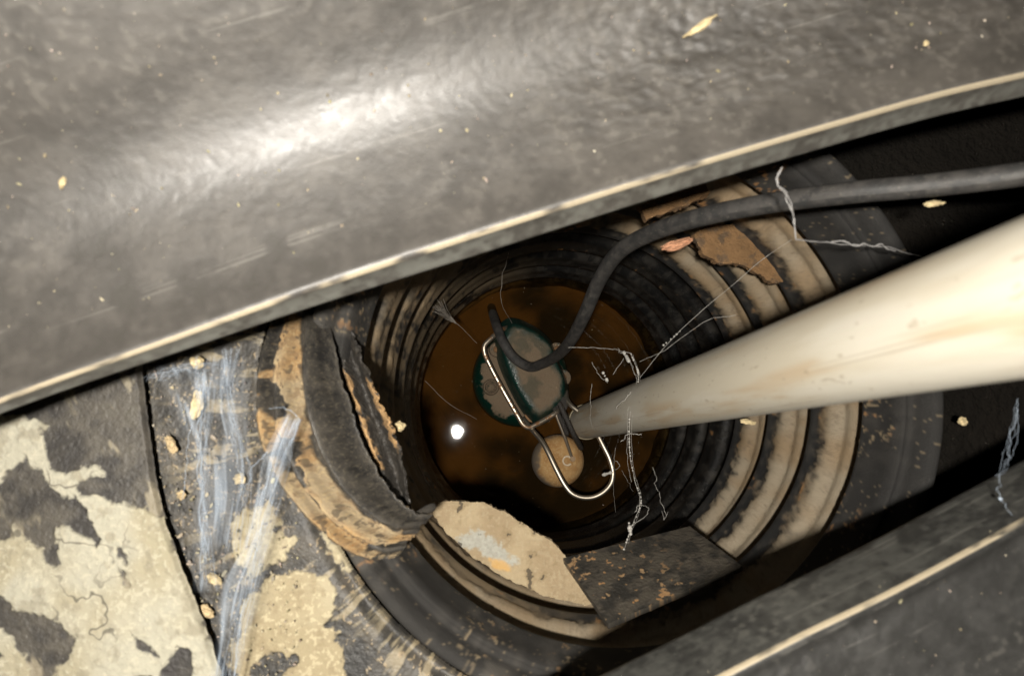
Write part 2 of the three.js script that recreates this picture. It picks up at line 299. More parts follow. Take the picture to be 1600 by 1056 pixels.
// ------------------------------------------------------------------ mud-caked plastic sheets, lower left
const C3 = l => l.map(q => [q[0] * 0.4883, 540 + q[1] * 0.4883]);          // measured on two enlargements
const C4 = l => l.map(q => [340 + q[0] * 0.4125, 740 + q[1] * 0.4125]);
{
  const h = 0.642;
  const mudA = region([C3([[-300, 225], [0, 222], [80, 230], [150, 258], [118, 285], [130, 345], [152, 400], [225, 388], [330, 400], [342, 420], [262, 442], [262, 490], [350, 500], [470, 515], [490, 550], [545, 570], [560, 640], [590, 720], [640, 850], [700, 1056], [800, 1400], [-400, 1400]])], h);
  const darkA = region([C3([[70, 370], [130, 420], [150, 450], [200, 470], [250, 490], [290, 560], [325, 625], [310, 650], [270, 600], [200, 565], [178, 580], [200, 640], [200, 700], [178, 705], [130, 640], [80, 610], [48, 565], [45, 610], [20, 630], [-20, 620], [-60, 450], [0, 450]]),
    C3([[-40, 780], [0, 805], [60, 850], [110, 850], [170, 880], [250, 930], [245, 970], [190, 1056], [150, 1120], [110, 1056], [95, 1000], [60, 960], [20, 910], [-30, 890]]),
    C3([[425, 905], [460, 930], [505, 975], [470, 970], [440, 940]]), C3([[540, 1000], [585, 962], [622, 1000], [622, 1056], [600, 1130], [440, 1130], [430, 1050], [500, 1045]]), C3([[372, 655], [408, 680], [408, 702], [378, 688]]), C3([[350, 700], [392, 715], [425, 780], [395, 760], [380, 725]]),
    C3([[-20, 960], [10, 1000], [-20, 1020]])], h);
  const at0 = at(-260, 500, h), at1 = at(400, 1330, h), X0 = at0.x, X1 = at1.x, Z0 = at0.z, Z1 = at1.z;
  const seam = curve(pix([[214, 430, h], [217, 560, h], [222, 620, h], [232, 700, h], [246, 780, h], [268, 850, h], [300, 930, h], [345, 1056, h], [420, 1330, h]]));
  const seamX = z => { let lo = 0, hi = 1; for (let i = 0; i < 24; i++) { const m = (lo + hi) / 2; seam.getPoint(m).z < z ? lo = m : hi = m; } return seam.getPoint(lo).x; };
  const mask = (x, z) => {
    const wx = 0.011 * (fbm(x * 60, z * 60, 1, 4) - 0.5), wz = 0.011 * (fbm(x * 60, z * 60, 31, 4) - 0.5);
    return Math.min(mudA(x + wx, z + wz), -darkA(x + wx, z + wz)) + 0.005 * (fbm(x * 260, z * 260, 77, 3) - 0.5);
  };
  const XZ = (u, v) => { const z = mix(Z0, Z1, v), xe = seamX(z) + 0.0012 * (fbm(z * 300, 2) - 0.5); return [mix(X0, xe, u), z]; };
  const g = sheet(330, 380, (u, v) => { const [x, z] = XZ(u, v), m = sm(-0.0005, 0.0015, mask(x, z)); return V(x, h + 0.006 * (fbm(x * 9, z * 9, 4, 2) - 0.5) + m * (0.0012 + 0.0022 * (fbm(x * 180, z * 180, 6, 3) - 0.3)) - 0.004 * sm(0.985, 1, u), z); }, 0.0025);
  const m = maps(1100, 1300, (u, v) => {
    const [x, z] = XZ(u, v), k = sm(-0.0010, 0.0010, mask(x, z)), n = fbm(x * 120, z * 120, 3, 4), f = fbm(x * 420, z * 420, 8, 3), b = fbm(x * 25, z * 25, 12, 3), st = fbm(x * 90 - z * 60, z * 25 + x * 40, 15, 4);
    let dark = mix3([0.034, 0.031, 0.028], [0.085, 0.076, 0.062], sm(0.3, 0.7, n * 0.6 + b * 0.4));
    dark = mix3(dark, [0.27, 0.235, 0.165], 0.8 * sm(0.60, 0.72, st) * sm(0.45, 0.6, b));
    let mud = mix3(PALE, [0.33, 0.295, 0.205], sm(0.35, 0.7, b)); mud = mix3(mud, [0.47, 0.435, 0.33], 0.6 * sm(0.54, 0.74, f)); mud = mix3(mud, [0.24, 0.215, 0.155], 0.6 * sm(0.54, 0.74, n)); mud = mix3(mud, [0.10, 0.09, 0.07], 0.8 * sm(0.018, 0.006, Math.abs(fbm(x * 34, z * 34, 91, 4) - 0.5)) * sm(0.5, 0.62, fbm(x * 16, z * 16, 95, 2)));
    return [...mix3(dark, mud, k), mix(0.6, 0.95, k), 0.4 * n + 0.6 * f];
  });
  const s = mesh('plastic_sheet', g, std({ ...m, roughness: 1, bumpScale: 0.0012 }));
  tag(s, 'black plastic sheet caked with pale dried mud in the lower left corner', 'plastic sheet');
}
{
  const h = 0.622;
  const mudB = region([C4([[270, 380], [330, 370], [420, 400], [440, 440], [430, 500], [410, 560], [470, 600], [480, 680], [500, 766], [560, 1000], [60, 1000], [60, 700], [80, 600], [100, 500], [180, 430]]),
    C4([[50, 170], [110, 120], [200, 112], [230, 200], [268, 260], [240, 330], [160, 400], [60, 350]]), C4([[390, 232], [480, 260], [600, 300], [625, 372], [560, 372], [520, 400], [470, 350], [420, 280]]), C4([[-330, 420], [-260, 470], [-200, 640], [-150, 766], [-120, 900], [-400, 900]])], h);
  const darkB = region([C4([[130, 700], [200, 682], [310, 680], [262, 766], [240, 830], [100, 830], [110, 740]])], h);
  const mask = (x, z) => { const wx = 0.018 * (fbm(x * 75, z * 75, 41, 5) - 0.5), wz = 0.018 * (fbm(x * 75, z * 75, 71, 5) - 0.5); return Math.min(mudB(x + wx, z + wz), -darkB(x + wx, z + wz)) + 0.007 * (fbm(x * 260, z * 260, 78, 3) - 0.5); };
  const a0 = at(190, 380, h), a1 = at(900, 1330, h);
  const XZ = (u, v) => [mix(a0.x, a1.x, u), mix(a0.z, a1.z, v)];
  const Y = (x, z) => h + 0.008 * (fbm(x * 12, z * 12, 44, 2) - 0.5) - 0.006 * Math.exp(-Math.pow((Math.hypot(x - AX, z - AZ) - 0.240) / 0.006, 2));
  const gap = pix([[424, 500, h], [411, 560, h], [411, 620, h], [420, 680, h], [445, 735, h], [478, 788, h], [530, 838, h], [574, 860, h]]);
  const near = (x, z) => { let d = 1e9; for (let i = 1; i < gap.length; i++) { const a = gap[i - 1], b = gap[i], ex = b.x - a.x, ez = b.z - a.z, t = Math.min(1, Math.max(0, ((x - a.x) * ex + (z - a.z) * ez) / (ex * ex + ez * ez))); d = Math.min(d, Math.hypot(x - a.x - ex * t, z - a.z - ez * t)); } return d; };
  const g = sheet(360, 440, (u, v) => { const [x, z] = XZ(u, v), k = sm(-0.0005, 0.0015, mask(x, z)); return V(x, Y(x, z) + k * (0.0009 + 0.0014 * (fbm(x * 160, z * 160, 6, 3) - 0.3)) + 0.0012 * (fbm(x * 50, z * 50, 9, 3) - 0.5), z); }, 0.0025, { keep: (u, v, p) => Math.hypot(p.x - AX, p.z - AZ) > 0.2362 && near(p.x, p.z) > 0.0022 + 0.0016 * fbm(p.x * 90, p.z * 90, 3, 2) });
  const m = maps(1100, 1300, (u, v) => {
    const [x, z] = XZ(u, v), k = sm(-0.0013, 0.0013, mask(x, z)), n = fbm(x * 120, z * 120, 53, 4), f = fbm(x * 420, z * 420, 58, 3), b = fbm(x * 25, z * 25, 52, 3);
    const th = Math.atan2(z - AZ, x - AX), rad = Math.hypot(x - AX, z - AZ), st = fbm(th * 45, rad * 40, 61, 4);
    let dark = mix3([0.022, 0.021, 0.019], [0.07, 0.062, 0.05], sm(0.3, 0.7, n * 0.6 + b * 0.4));
    dark = mix3(dark, [0.30, 0.25, 0.16], 0.75 * sm(0.60, 0.70, st) * sm(0.4, 0.6, b) * sm(0.34, 0.30, rad));
    if (f > 0.66) dark = mix3(dark, MUD, 0.7 * sm(0.66, 0.72, f) * sm(0.4, 0.6, n));
    let mud = mix3([0.32, 0.265, 0.165], [0.38, 0.33, 0.22], sm(0.35, 0.7, b)); mud = mix3(mud, [0.55, 0.48, 0.32], 0.5 * sm(0.55, 0.7, f)); mud = mix3(mud, [0.25, 0.20, 0.12], 0.6 * sm(0.58, 0.75, n));
    return [...mix3(dark, mud, k), mix(0.55, 0.95, k), 0.4 * n + 0.6 * f];
  });
  tag(mesh('plastic_sheet', g, std({ ...m, roughness: 1, bumpScale: 0.001 })), 'streaky black plastic sheet with tan mud between the torn pipe and the muddy corner', 'plastic sheet');
}

// ------------------------------------------------------------------ torn corrugated inlet pipe at the left
{
  const pipe = thing('inlet_pipe', 'torn black corrugated inlet pipe crusted with orange mud at the left of the pit', 'drain pipe', null, at(520, 670, 0.60));
  const A = curve(pix([[440, 470, 0.60], [424, 520, 0.634], [413, 590, 0.655], [418, 665, 0.665], [442, 735, 0.66], [490, 800, 0.652], [540, 846, 0.645], [582, 868, 0.640], [622, 866, 0.632]]));
  const B = curve(pix([[498, 470, 0.60], [512, 520, 0.632], [524, 590, 0.648], [545, 660, 0.655], [572, 725, 0.648], [607, 775, 0.640], [640, 802, 0.634], [672, 806, 0.624]]));
  const corr = (u) => { const c = Math.cos((u * 2.45 + 0.12) * 2 * Math.PI); return 0.0105 * Math.sign(c) * Math.pow(Math.abs(c), 0.6); };
  const up = V(-0.35, 0.93, 0.05).normalize();
  const surf = (u, v) => {
    const ue = u * (1 - 0.10 * (fbm(v * 26, 3, 1, 4) - 0.35) * sm(0.6, 1, u));
    const p = A.getPoint(v).lerp(B.getPoint(v), ue), e = Math.sin(Math.PI * v);
    p.addScaledVector(up, corr(u) * (0.35 + 0.65 * e) + 0.012 * e * Math.sin(Math.PI * u) + 0.0026 * (fbm(u * 7, v * 16, 5, 4) - 0.5));
    return p;
  };
  const crust = (u, v) => { const n = fbm(u * 7, v * 20, 14, 6), big = fbm(u * 3 + 4, v * 6, 17, 3), band = Math.exp(-Math.pow((u - 0.45 + 0.12 * (n - 0.5)) / 0.085, 2)) + 0.8 * Math.exp(-Math.pow((u - 0.02) / 0.07, 2)) * sm(0.2, 0.4, v); return sm(0.50, 0.575, 0.33 * band + 0.62 * n + 0.36 * (big - 0.5) + 0.045 - 0.08 * sm(0.55, 0.8, u) + 0.05 * sm(0.70, 0.82, v) - 0.16 * sm(0.84, 0.97, v)); };
  const tex = maps(900, 1300, (u, v) => {
    const k = crust(u, v), n = fbm(u * 30, v * 60, 3, 4), f = fbm(u * 110, v * 240, 6, 3), b = fbm(u * 4, v * 9, 9, 3);
    let d = mix3([0.022, 0.021, 0.020], [0.065, 0.058, 0.048], sm(0.25, 0.75, 0.5 * n + 0.5 * fbm(u * 9, v * 14, 43, 3))); d = mix3(d, [0.20, 0.17, 0.12], 0.35 * sm(0.62, 0.75, f));
    let s = mix3([0.36, 0.225, 0.10], [0.33, 0.255, 0.155], sm(0.35, 0.65, b)); s = mix3(s, [0.45, 0.34, 0.18], 0.6 * sm(0.55, 0.7, f)); s = mix3(s, [0.20, 0.13, 0.07], 0.6 * sm(0.45, 0.72, n)); s = mix3(s, [0.07, 0.055, 0.04], 0.7 * sm(0.64, 0.74, fbm(u * 26, v * 60, 33, 3)));
    return [...mix3(d, s, k), mix(0.5, 0.95, k), 0.5 * n + 0.5 * f];
  });
  mesh('corrugated_wall', sheet(190, 300, (u, v) => surf(u, v).addScaledVector(up, crust(u, v) * (0.0007 + 0.0016 * fbm(u * 22, v * 60, 2, 4))), 0.0022), std({ ...tex, roughness: 1, bumpScale: 0.0007 }), pipe);
  // ragged strip of the wall hanging inside the tear
  const SL = curve(pix([[515, 500, 0.60], [528, 560, 0.606], [553, 640, 0.610], [585, 725, 0.606], [620, 795, 0.598]])), SR = curve(pix([[540, 498, 0.60], [566, 560, 0.608], [600, 640, 0.612], [628, 710, 0.608], [640, 795, 0.598]]));
  const stripP = (u, v) => {
    const rag = 0.32 * (fbm(v * 34, 8, 2, 3) - 0.5), L = SL.getPoint(v), R = SR.getPoint(v), t = u + rag * (u > 0.5 ? sm(0.7, 1, u) : -0.6 * sm(0.3, 0, u));
    return L.lerp(R, t).add(V(0, 0.006 * Math.sin(u * 2 * Math.PI * 1.2 + 0.5) + 0.008 * (fbm(u * 4, v * 16, 3, 4) - 0.5), 0));
  };
  const tex2 = maps(300, 900, (u, v) => {
    const n = fbm(u * 8, v * 26, 23, 4), f = fbm(u * 40, v * 140, 26, 3), lane = Math.exp(-Math.pow((u - 0.16) / 0.17, 2)) * sm(0.25, 0.4, v) * sm(0.86, 0.74, v) + Math.exp(-Math.pow((u - 0.92) / 0.14, 2)) * sm(0.3, 0.42, v) * sm(0.78, 0.62, v);
    const k = sm(0.45, 0.58, 0.36 * lane + 0.55 * n), d = mix3([0.02, 0.019, 0.018], [0.06, 0.052, 0.042], n); let s = mix3([0.40, 0.23, 0.10], [0.46, 0.30, 0.14], f); s = mix3(s, [0.2, 0.12, 0.05], 0.5 * sm(0.55, 0.7, n));
    return [...mix3(d, s, k), mix(0.5, 0.95, k), f];
  });
  mesh('torn_strip', sheet(60, 260, stripP, 0.002), std({ ...tex2, roughness: 1, bumpScale: 0.001 }), pipe);
  // folded lip of plastic where the tear ends
  const lip = bar(curve(pix([[602, 776, 0.618], [618, 797, 0.616], [640, 805, 0.615], [660, 800, 0.614], [676, 792, 0.606]])), t => 0.0024 + 0.001 * Math.sin(t * 9), 40, 10);
  mesh('torn_lip', lip, std({ color: new THREE.Color(0.06, 0.052, 0.042), roughness: 0.6, bumpMap: grainAt(6, 1), bumpScale: 0.001 }), pipe);
}

// ------------------------------------------------------------------ mud ledge and flat wall panel at the foot of the picture
{
  const poly = (pts, h, step = 0.0024) => { const R = region([pts], h); const W = pts.map(q => at(q[0], q[1], h)); const b = new THREE.Box3().setFromPoints(W); return { R, b }; };
  const h = 0.468, P = [[664, 786], [700, 782], [758, 784], [800, 806], [868, 850], [893, 880], [915, 905], [918, 912], [938, 916], [960, 948], [905, 944], [850, 930], [790, 905], [735, 868], [690, 825]];
  const { R, b } = poly(P, h);
  const XZ = (u, v) => [mix(b.min.x - 0.004, b.max.x + 0.004, u), mix(b.min.z - 0.004, b.max.z + 0.004, v)];
  const scaleP = region([[[712, 838], [735, 826], [765, 836], [800, 862], [806, 878], [790, 884], [755, 868], [728, 858]]], h), rustP = region([[[764, 872], [788, 878], [800, 894], [775, 890]]], h);
  const g = sheet(260, 200, (u, v) => { const [x, z] = XZ(u, v); return V(x, h + 0.003 * (fbm(x * 60, z * 60, 3, 3) - 0.5) + 0.0016 * (fbm(x * 220, z * 220, 5, 3) - 0.5) + 0.05 * ((x - b.min.x) * 0.2), z); }, 0.006, { keep: (u, v) => { const [x, z] = XZ(u, v); return R(x, z) + 0.003 * (fbm(x * 190, z * 190, 2, 3) - 0.5) > 0; } });
  const m = maps(900, 700, (u, v) => {
    const [x, z] = XZ(u, v), n = fbm(x * 110, z * 110, 83, 4), f = fbm(x * 420, z * 420, 88, 3), q = fbm(x * 40, z * 40, 80, 3);
    let c = mix3([0.31, 0.235, 0.14], [0.38, 0.30, 0.185], sm(0.35, 0.65, q)); c = mix3(c, [0.24, 0.18, 0.10], 0.6 * sm(0.56, 0.72, n)); c = mix3(c, [0.44, 0.37, 0.25], 0.3 * sm(0.5, 0.8, f));
    c = mix3(c, mix3([0.30, 0.30, 0.265], [0.42, 0.42, 0.37], f), sm(-0.003, 0.003, scaleP(x, z) + 0.014 * (n - 0.5) + 0.008 * (f - 0.5)) * 0.85);
    c = mix3(c, [0.55, 0.33, 0.11], 0.8 * sm(-0.002, 0.002, rustP(x, z) + 0.012 * (n - 0.5)));
    if (n > 0.74) c = mix3(c, [0.05, 0.04, 0.03], 0.8 * sm(0.74, 0.77, n));
    return [...c, 0.95, 0.4 * n + 0.6 * f];
  });
  tag(mesh('mud_ledge', g, std({ ...m, roughness: 1, bumpScale: 0.0012 })), 'pale crescent ledge of dried mud with a grey crust inside the basin rim', 'mud ledge');
  // flat dark panel between the ledge and the muddy ribs
  const q = [at(880, 872, 0.47), at(1078, 822, 0.44), at(1160, 884, 0.52), at(950, 975, 0.55)];
  const g2 = sheet(120, 70, (u, v) => q[0].clone().lerp(q[1], u).lerp(q[3].clone().lerp(q[2], u), v).add(V(0, 0.0016 * (fbm(u * 9, v * 6, 4, 3) - 0.5), 0)), 0.005);
  const m2 = maps(700, 420, (u, v) => { const n = fbm(u * 14, v * 9, 93, 4), f = fbm(u * 60, v * 36, 98, 3), s = fbm(u * 26, v * 16, 91, 4); let c = mix3([0.028, 0.026, 0.022], [0.075, 0.064, 0.05], sm(0.3, 0.7, n)); c = mix3(c, mix3(MUD, RUST, n), 0.85 * sm(0.67, 0.71, s) * sm(0.75, 0.45, u)); return [...c, 0.6, f]; });
  tag(mesh('wall_panel', g2, std({ ...m2, roughness: 1, bumpScale: 0.0008 })), 'flat dark plastic panel with orange flecks between the mud ledge and muddy ribs', 'panel');
  // rust-brown slab of clay stuck under the cable on the upper right
  const P3 = [[1082, 366], [1112, 352], [1150, 350], [1178, 362], [1205, 395], [1228, 440], [1205, 446], [1188, 428], [1160, 414], [1118, 410], [1100, 398]], h3 = 0.50;
  const o = poly(P3, h3), XZ3 = (u, v) => [mix(o.b.min.x - 0.003, o.b.max.x + 0.003, u), mix(o.b.min.z - 0.003, o.b.max.z + 0.003, v)];
  const g3 = sheet(130, 110, (u, v) => { const [x, z] = XZ3(u, v); return V(x, h3 + 0.004 * (fbm(x * 70, z * 70, 13, 4) - 0.5), z); }, 0.007, { keep: (u, v) => { const [x, z] = XZ3(u, v); return o.R(x, z) + 0.004 * (fbm(x * 150, z * 150, 12, 3) - 0.5) > 0; } });
  const m3 = maps(400, 340, (u, v) => { const n = fbm(u * 9, v * 8, 63, 4), f = fbm(u * 50, v * 44, 68, 3); let c = mix3([0.12, 0.066, 0.026], [0.22, 0.125, 0.055], n); c = mix3(c, [0.05, 0.04, 0.03], 0.6 * sm(0.58, 0.75, fbm(u * 9, v * 8, 61, 5))); return [...c, 0.95, f]; });
  tag(mesh('clay_slab', g3, std({ ...m3, roughness: 1, bumpScale: 0.001 })), 'rust-brown slab of clay stuck to the ribs under the black cable', 'clay');
  const P4 = [[995, 322], [1040, 300], [1100, 280], [1112, 300], [1080, 318], [1030, 336], [1010, 345]], h4 = 0.56;
  const o4 = poly(P4, h4), XZ4 = (u, v) => [mix(o4.b.min.x - 0.003, o4.b.max.x + 0.003, u), mix(o4.b.min.z - 0.003, o4.b.max.z + 0.003, v)];
  const g4 = sheet(110, 70, (u, v) => { const [x, z] = XZ4(u, v); return V(x, h4 + 0.004 * (fbm(x * 70, z * 70, 33, 4) - 0.5), z); }, 0.007, { keep: (u, v) => { const [x, z] = XZ4(u, v); return o4.R(x, z) + 0.004 * (fbm(x * 150, z * 150, 32, 3) - 0.5) > 0; } });
  tag(mesh('clay_slab', g4, std({ ...m3, roughness: 1, bumpScale: 0.001 })), 'small tan slab of clay between the black cable and the upper lid edge', 'clay');
}

// ------------------------------------------------------------------ white discharge pipe
{
  const p0 = at(916, 659, 0), p1 = at(1600, 469, CAM_H - 0.238), d = p1.clone().sub(p0);
  const c = new THREE.LineCurve3(p0.clone().addScaledVector(d, -0.15), p0.clone().addScaledVector(d, 1.35)), L = c.getLength();
  const R = 0.0262, g = new THREE.CylinderGeometry(R, R, L, 96, 260, false);
  const t = maps(1024, 2048, (u, v) => {
    const a = u * 2 * Math.PI, x = Math.cos(a), z = Math.sin(a), y = v * L, n = fbm(x * 2.2, z * 2.2, y * 9, 5), f = fbm(x * 9, z * 9, y * 110, 3), b = fbm(x * 1.2 + 5, z * 1.2, y * 3.5, 3), sc = fbm(x * 26, z * 26, y * 5 + 8, 3);
    let k = mix3([0.72, 0.675, 0.57], [0.63, 0.57, 0.45], sm(0.3, 0.7, n));
    k = mix3(k, [0.55, 0.40, 0.24], 0.6 * sm(0.52, 0.70, n) * sm(0.38, 0.58, b)); k = mix3(k, [0.36, 0.29, 0.21], 0.55 * sm(0.70, 0.74, sc) * sm(0.5, 0.62, b));
    if (f > 0.74) k = mix3(k, [0.35, 0.28, 0.19], 0.45 * sm(0.74, 0.8, f));
    for (let q = 0; q < 7; q++) { const du = Math.abs(u - (q + 0.5) / 7 - 0.05 * (hash3(q, 1, 1) - 0.5) - 0.012 * (fbm(y * 6, q, 3, 3) - 0.5)); if (du < 0.004) k = mix3(k, [0.34, 0.27, 0.20], 0.6 * sm(0.003, 0.0008, du) * sm(0.52, 0.62, fbm(y * 9, q * 7, 5, 3))); }
    return [...k, 0.38 + 0.25 * n, 0.5 * n + 0.5 * f];
  });
  const pipe = thing('discharge_pipe', 'white plastic discharge pipe rising from the water to the right edge', 'pipe', null, p0);
  g.applyQuaternion(new THREE.Quaternion().setFromUnitVectors(V(0, 1, 0), d.clone().normalize())); const mid = c.getPoint(0.5); g.translate(mid.x, mid.y, mid.z);
  mesh('pipe', g, std({ ...t, roughness: 1, bumpScale: 0.0002 }), pipe);
  const ring = new THREE.TorusGeometry(R + 0.0006, 0.0009, 8, 64); ring.rotateX(Math.PI / 2); ring.translate(p0.x, 0.0006, p0.z);
  mesh('scum_ring', ring, std({ color: new THREE.Color(0.30, 0.25, 0.16), roughness: 0.4 }), pipe);
}

// ------------------------------------------------------------------ pump
{
  const M0 = at(815, 590, 0.02), px = M0.x, pz = M0.z;
  const pump = thing('sump_pump', 'green sump pump with silted top and bent steel handles standing in the water', 'pump', null, V(px, -0.055, pz));
  const GREEN = [0.002, 0.017, 0.011], SILT = [0.135, 0.096, 0.060];
  const pumpMap = (sc, lo, hi) => maps(512, 512, (u, v) => { const n = fbm(u * sc, v * sc, 113, 5), f = fbm(u * sc * 7, v * sc * 7, 118, 3); const k = sm(lo, hi, n), s = mix3(SILT, [0.11, 0.082, 0.05], sm(0.5, 0.75, f)); return [...mix3(GREEN, s, k), mix(0.35, 0.9, k), 0.5 * n + 0.5 * f]; });
  const planarUV = (g, s = 0.2) => { const p = g.attributes.position, uv = []; for (let i = 0; i < p.count; i++) uv.push((p.getX(i) - px) / s + 0.5, (p.getZ(i) - pz) / s + 0.5); g.setAttribute('uv', new THREE.Float32BufferAttribute(uv, 2)); return g; };
  const top = 0.022;
  // body: settled silt on the level middle, bare green towards the shoulder
  const body = new THREE.LatheGeometry([[0.001, top], [0.045, top], [0.058, top - 0.001], [0.066, top - 0.006], [0.0735, top - 0.017], [0.0755, top - 0.03], [0.0755, -0.08]].map(q => new THREE.Vector2(...q)), 96);
  body.translate(px, 0, pz);
  const bodyMap = maps(768, 768, (u, v) => {
    const x = (u - 0.5) * 0.2, z = (v - 0.5) * 0.2, r = Math.hypot(x, z), n = fbm(x * 70, z * 70, 123, 5), f = fbm(x * 420, z * 420, 128, 3);
    const k = sm(-0.004, 0.004, 0.061 - r + 0.05 * (n - 0.5)) * sm(0.28, 0.42, n + 0.1), s = mix3(SILT, [0.13, 0.098, 0.062], 0.7 * sm(0.4, 0.9, 0.5 * f + 0.5 * n));
    return [...mix3(GREEN, s, k), mix(0.3, 0.9, k), 0.5 * n + 0.5 * f];
  });
  mesh('body', planarUV(body), std({ ...bodyMap, roughness: 1, bumpScale: 0.001 }), pump);
  // raised hood over the motor leads
  const hood = (() => {
    const pts = [[800, 504], [830, 512], [858, 534], [872, 566], [884, 598], [882, 622], [868, 640], [840, 655], [822, 640], [800, 603], [783, 560], [781, 525]].map(q => at(q[0], q[1], 0.04));
    const cx = pts.reduce((s, p) => s + p.x, 0) / pts.length, cz = pts.reduce((s, p) => s + p.z, 0) / pts.length;
    const cv = new THREE.CatmullRomCurve3(pts, true, 'centripetal'), N = 96, lv = [[1.14, top - 0.004], [1.11, top + 0.003], [1.02, top + 0.016], [0.95, top + 0.027], [0.90, top + 0.0325], [0.82, top + 0.035], [0.6, top + 0.0362], [0.3, top + 0.037], [0.01, top + 0.037]], a = [], idx = [];
    lv.forEach(([s, y], j) => { for (let i = 0; i <= N; i++) { const p = cv.getPoint((i % N) / N); a.push(cx + (p.x - cx) * s, y + 0.0012 * (fbm(p.x * 200, p.z * 200, j, 2) - 0.5), cz + (p.z - cz) * s); if (i && j) { const A = (j - 1) * (N + 1) + i - 1, B = A + N + 1; idx.push(A, A + 1, B + 1, A, B + 1, B); } } });
    const g = new THREE.BufferGeometry(); g.setAttribute('position', new THREE.Float32BufferAttribute(a, 3)); g.setIndex(idx); g.computeVertexNormals(); g.userData = { cx, cz, cv }; return g;
  })();
  const { cx, cz, cv } = hood.userData, outline = Array.from({ length: 72 }, (_, i) => cv.getPoint(i / 72));
  const hoodMap = maps(700, 700, (u, v) => {
    const x = px + (u - 0.5) * 0.2, z = pz + (v - 0.5) * 0.2; let d = 1e9; for (const p of outline) d = Math.min(d, Math.hypot(p.x - x, p.z - z));
    const n = fbm(x * 80, z * 80, 133, 5), f = fbm(x * 430, z * 430, 138, 3), k = sm(0.003, 0.016, d + 0.013 * (n - 0.5) - 0.004 * sm(0.01, -0.04, x - cx)), s = mix3(mix3(SILT, [0.155, 0.112, 0.070], n), [0.15, 0.112, 0.072], 0.8 * sm(0.35, 0.85, 0.4 * f + 0.6 * fbm(x * 160, z * 160, 9, 3)));
    s.forEach((q, i) => { s[i] = mix(q, [0.03, 0.04, 0.028][i], 0.55 * sm(0.5, 0.68, fbm(x * 45, z * 45, 141, 4))); });
    return [...mix3([0.006, 0.026, 0.020], s, k), mix(0.35, 0.9, k), 0.5 * n + 0.5 * f];
  });
  hood.userData = {};
  mesh('hood', planarUV(hood), std({ ...hoodMap, roughness: 1, bumpScale: 0.0012 }), pump);
  const siltMat = std({ ...pumpMap(9, 0.2, 0.35), roughness: 1, bumpScale: 0.0008 }), rustMat = std({ ...maps(256, 256, (u, v) => { const n = fbm(u * 9, v * 9, 5, 4), f = fbm(u * 50, v * 50, 7, 2); return [...mix3([0.12, 0.055, 0.022], [0.30, 0.165, 0.075], n), 0.75, f]; }), roughness: 1, bumpScale: 0.0006 });
  const lathe = (pts, x, z, y, seg = 40) => { const g = new THREE.LatheGeometry(pts.map(q => new THREE.Vector2(...q)), seg); g.translate(x, y, z); return g; };
  const fill = at(767, 605, top);                        // round plug with a sunken ring
  mesh('plug', lathe([[0, 0.009], [0.0055, 0.0085], [0.0066, 0.003], [0.0080, 0.003], [0.0090, 0.009], [0.0112, 0.0085], [0.0124, 0.004], [0.0126, -0.003]], fill.x, fill.z, top), siltMat, pump);
  for (const [bx, by, r] of [[776, 546, 0.005], [832, 648, 0.0052], [880, 590, 0.0055], [870, 545, 0.0045]]) {   // bolts on their lugs
    const p = at(bx, by, top + 0.006);
    const lug = mesh('lug', lathe([[0, 0.004], [r * 2.0, 0.0038], [r * 2.3, 0.002], [r * 2.3, -0.006]], p.x, p.z, top + 0.001, 36), by > 600 ? rustMat : siltMat, pump);
    mesh('bolt', lathe([[0, 0.0040], [r * 0.5, 0.0036], [r * 0.85, 0.0024], [r, 0.0008], [r, -0.001]], p.x, p.z, top + 0.005, 24), rustMat, lug);
  }
  // steel handle and the long loop that guides the float
  const steel = new THREE.MeshStandardMaterial({ color: new THREE.Color(0.62, 0.55, 0.45), metalness: 1, roughness: 0.44, side: THREE.DoubleSide });
  const steelRust = new THREE.MeshStandardMaterial({ ...maps(512, 64, (u, v) => { const n = fbm(u * 60, v * 5, 143, 4); return [...mix3([0.58, 0.50, 0.40], [0.30, 0.17, 0.09], sm(0.5, 0.68, n)), 0.32 + 0.4 * sm(0.5, 0.7, n), n]; }), metalness: 0.9, roughness: 1, bumpScale: 0.00004, side: THREE.DoubleSide });
  const wire = (l, r = 0.0036, n = 140) => bar(curve(pix(l)), r, n, 14);
  mesh('handle', wire([[792, 512, 0.040], [782, 516, 0.055], [768, 528, 0.064], [757, 540, 0.066], [757, 551, 0.066], [766, 572, 0.066], [785, 608, 0.066], [808, 648, 0.066], [818, 664, 0.065], [826, 668, 0.064], [836, 664, 0.062], [856, 653, 0.058], [868, 645, 0.055], [872, 640, 0.045]]), steelRust, pump);
  mesh('guide_loop', wire([[818, 655, 0.040], [832, 672, 0.055], [847, 690, 0.070], [856, 706, 0.078], [870, 735, 0.085], [884, 760, 0.088], [894, 771, 0.089], [908, 777, 0.089], [926, 777, 0.089], [943, 769, 0.089], [955, 755, 0.088], [958, 740, 0.087], [953, 718, 0.085], [942, 695, 0.082], [930, 672, 0.076], [922, 660, 0.070], [908, 646, 0.062], [893, 634, 0.055], [886, 624, 0.046], [884, 612, 0.036]]), steel, pump);
  // dark bracket with two flat arms that hold the float rod
  const dark = std({ color: new THREE.Color(0.028, 0.024, 0.020), roughness: 0.45, bumpMap: grainAt(4, 1), bumpScale: 0.0006 });
  mesh('switch_arm', bar(curve(pix([[874, 630, 0.05], [884, 652, 0.054], [896, 678, 0.050], [908, 700, 0.03]])), 0.0042, 40, 8), dark, pump);
  mesh('switch_arm', bar(curve(pix([[866, 636, 0.048], [876, 655, 0.052], [886, 678, 0.048]])), 0.0036, 40, 8), dark, pump);
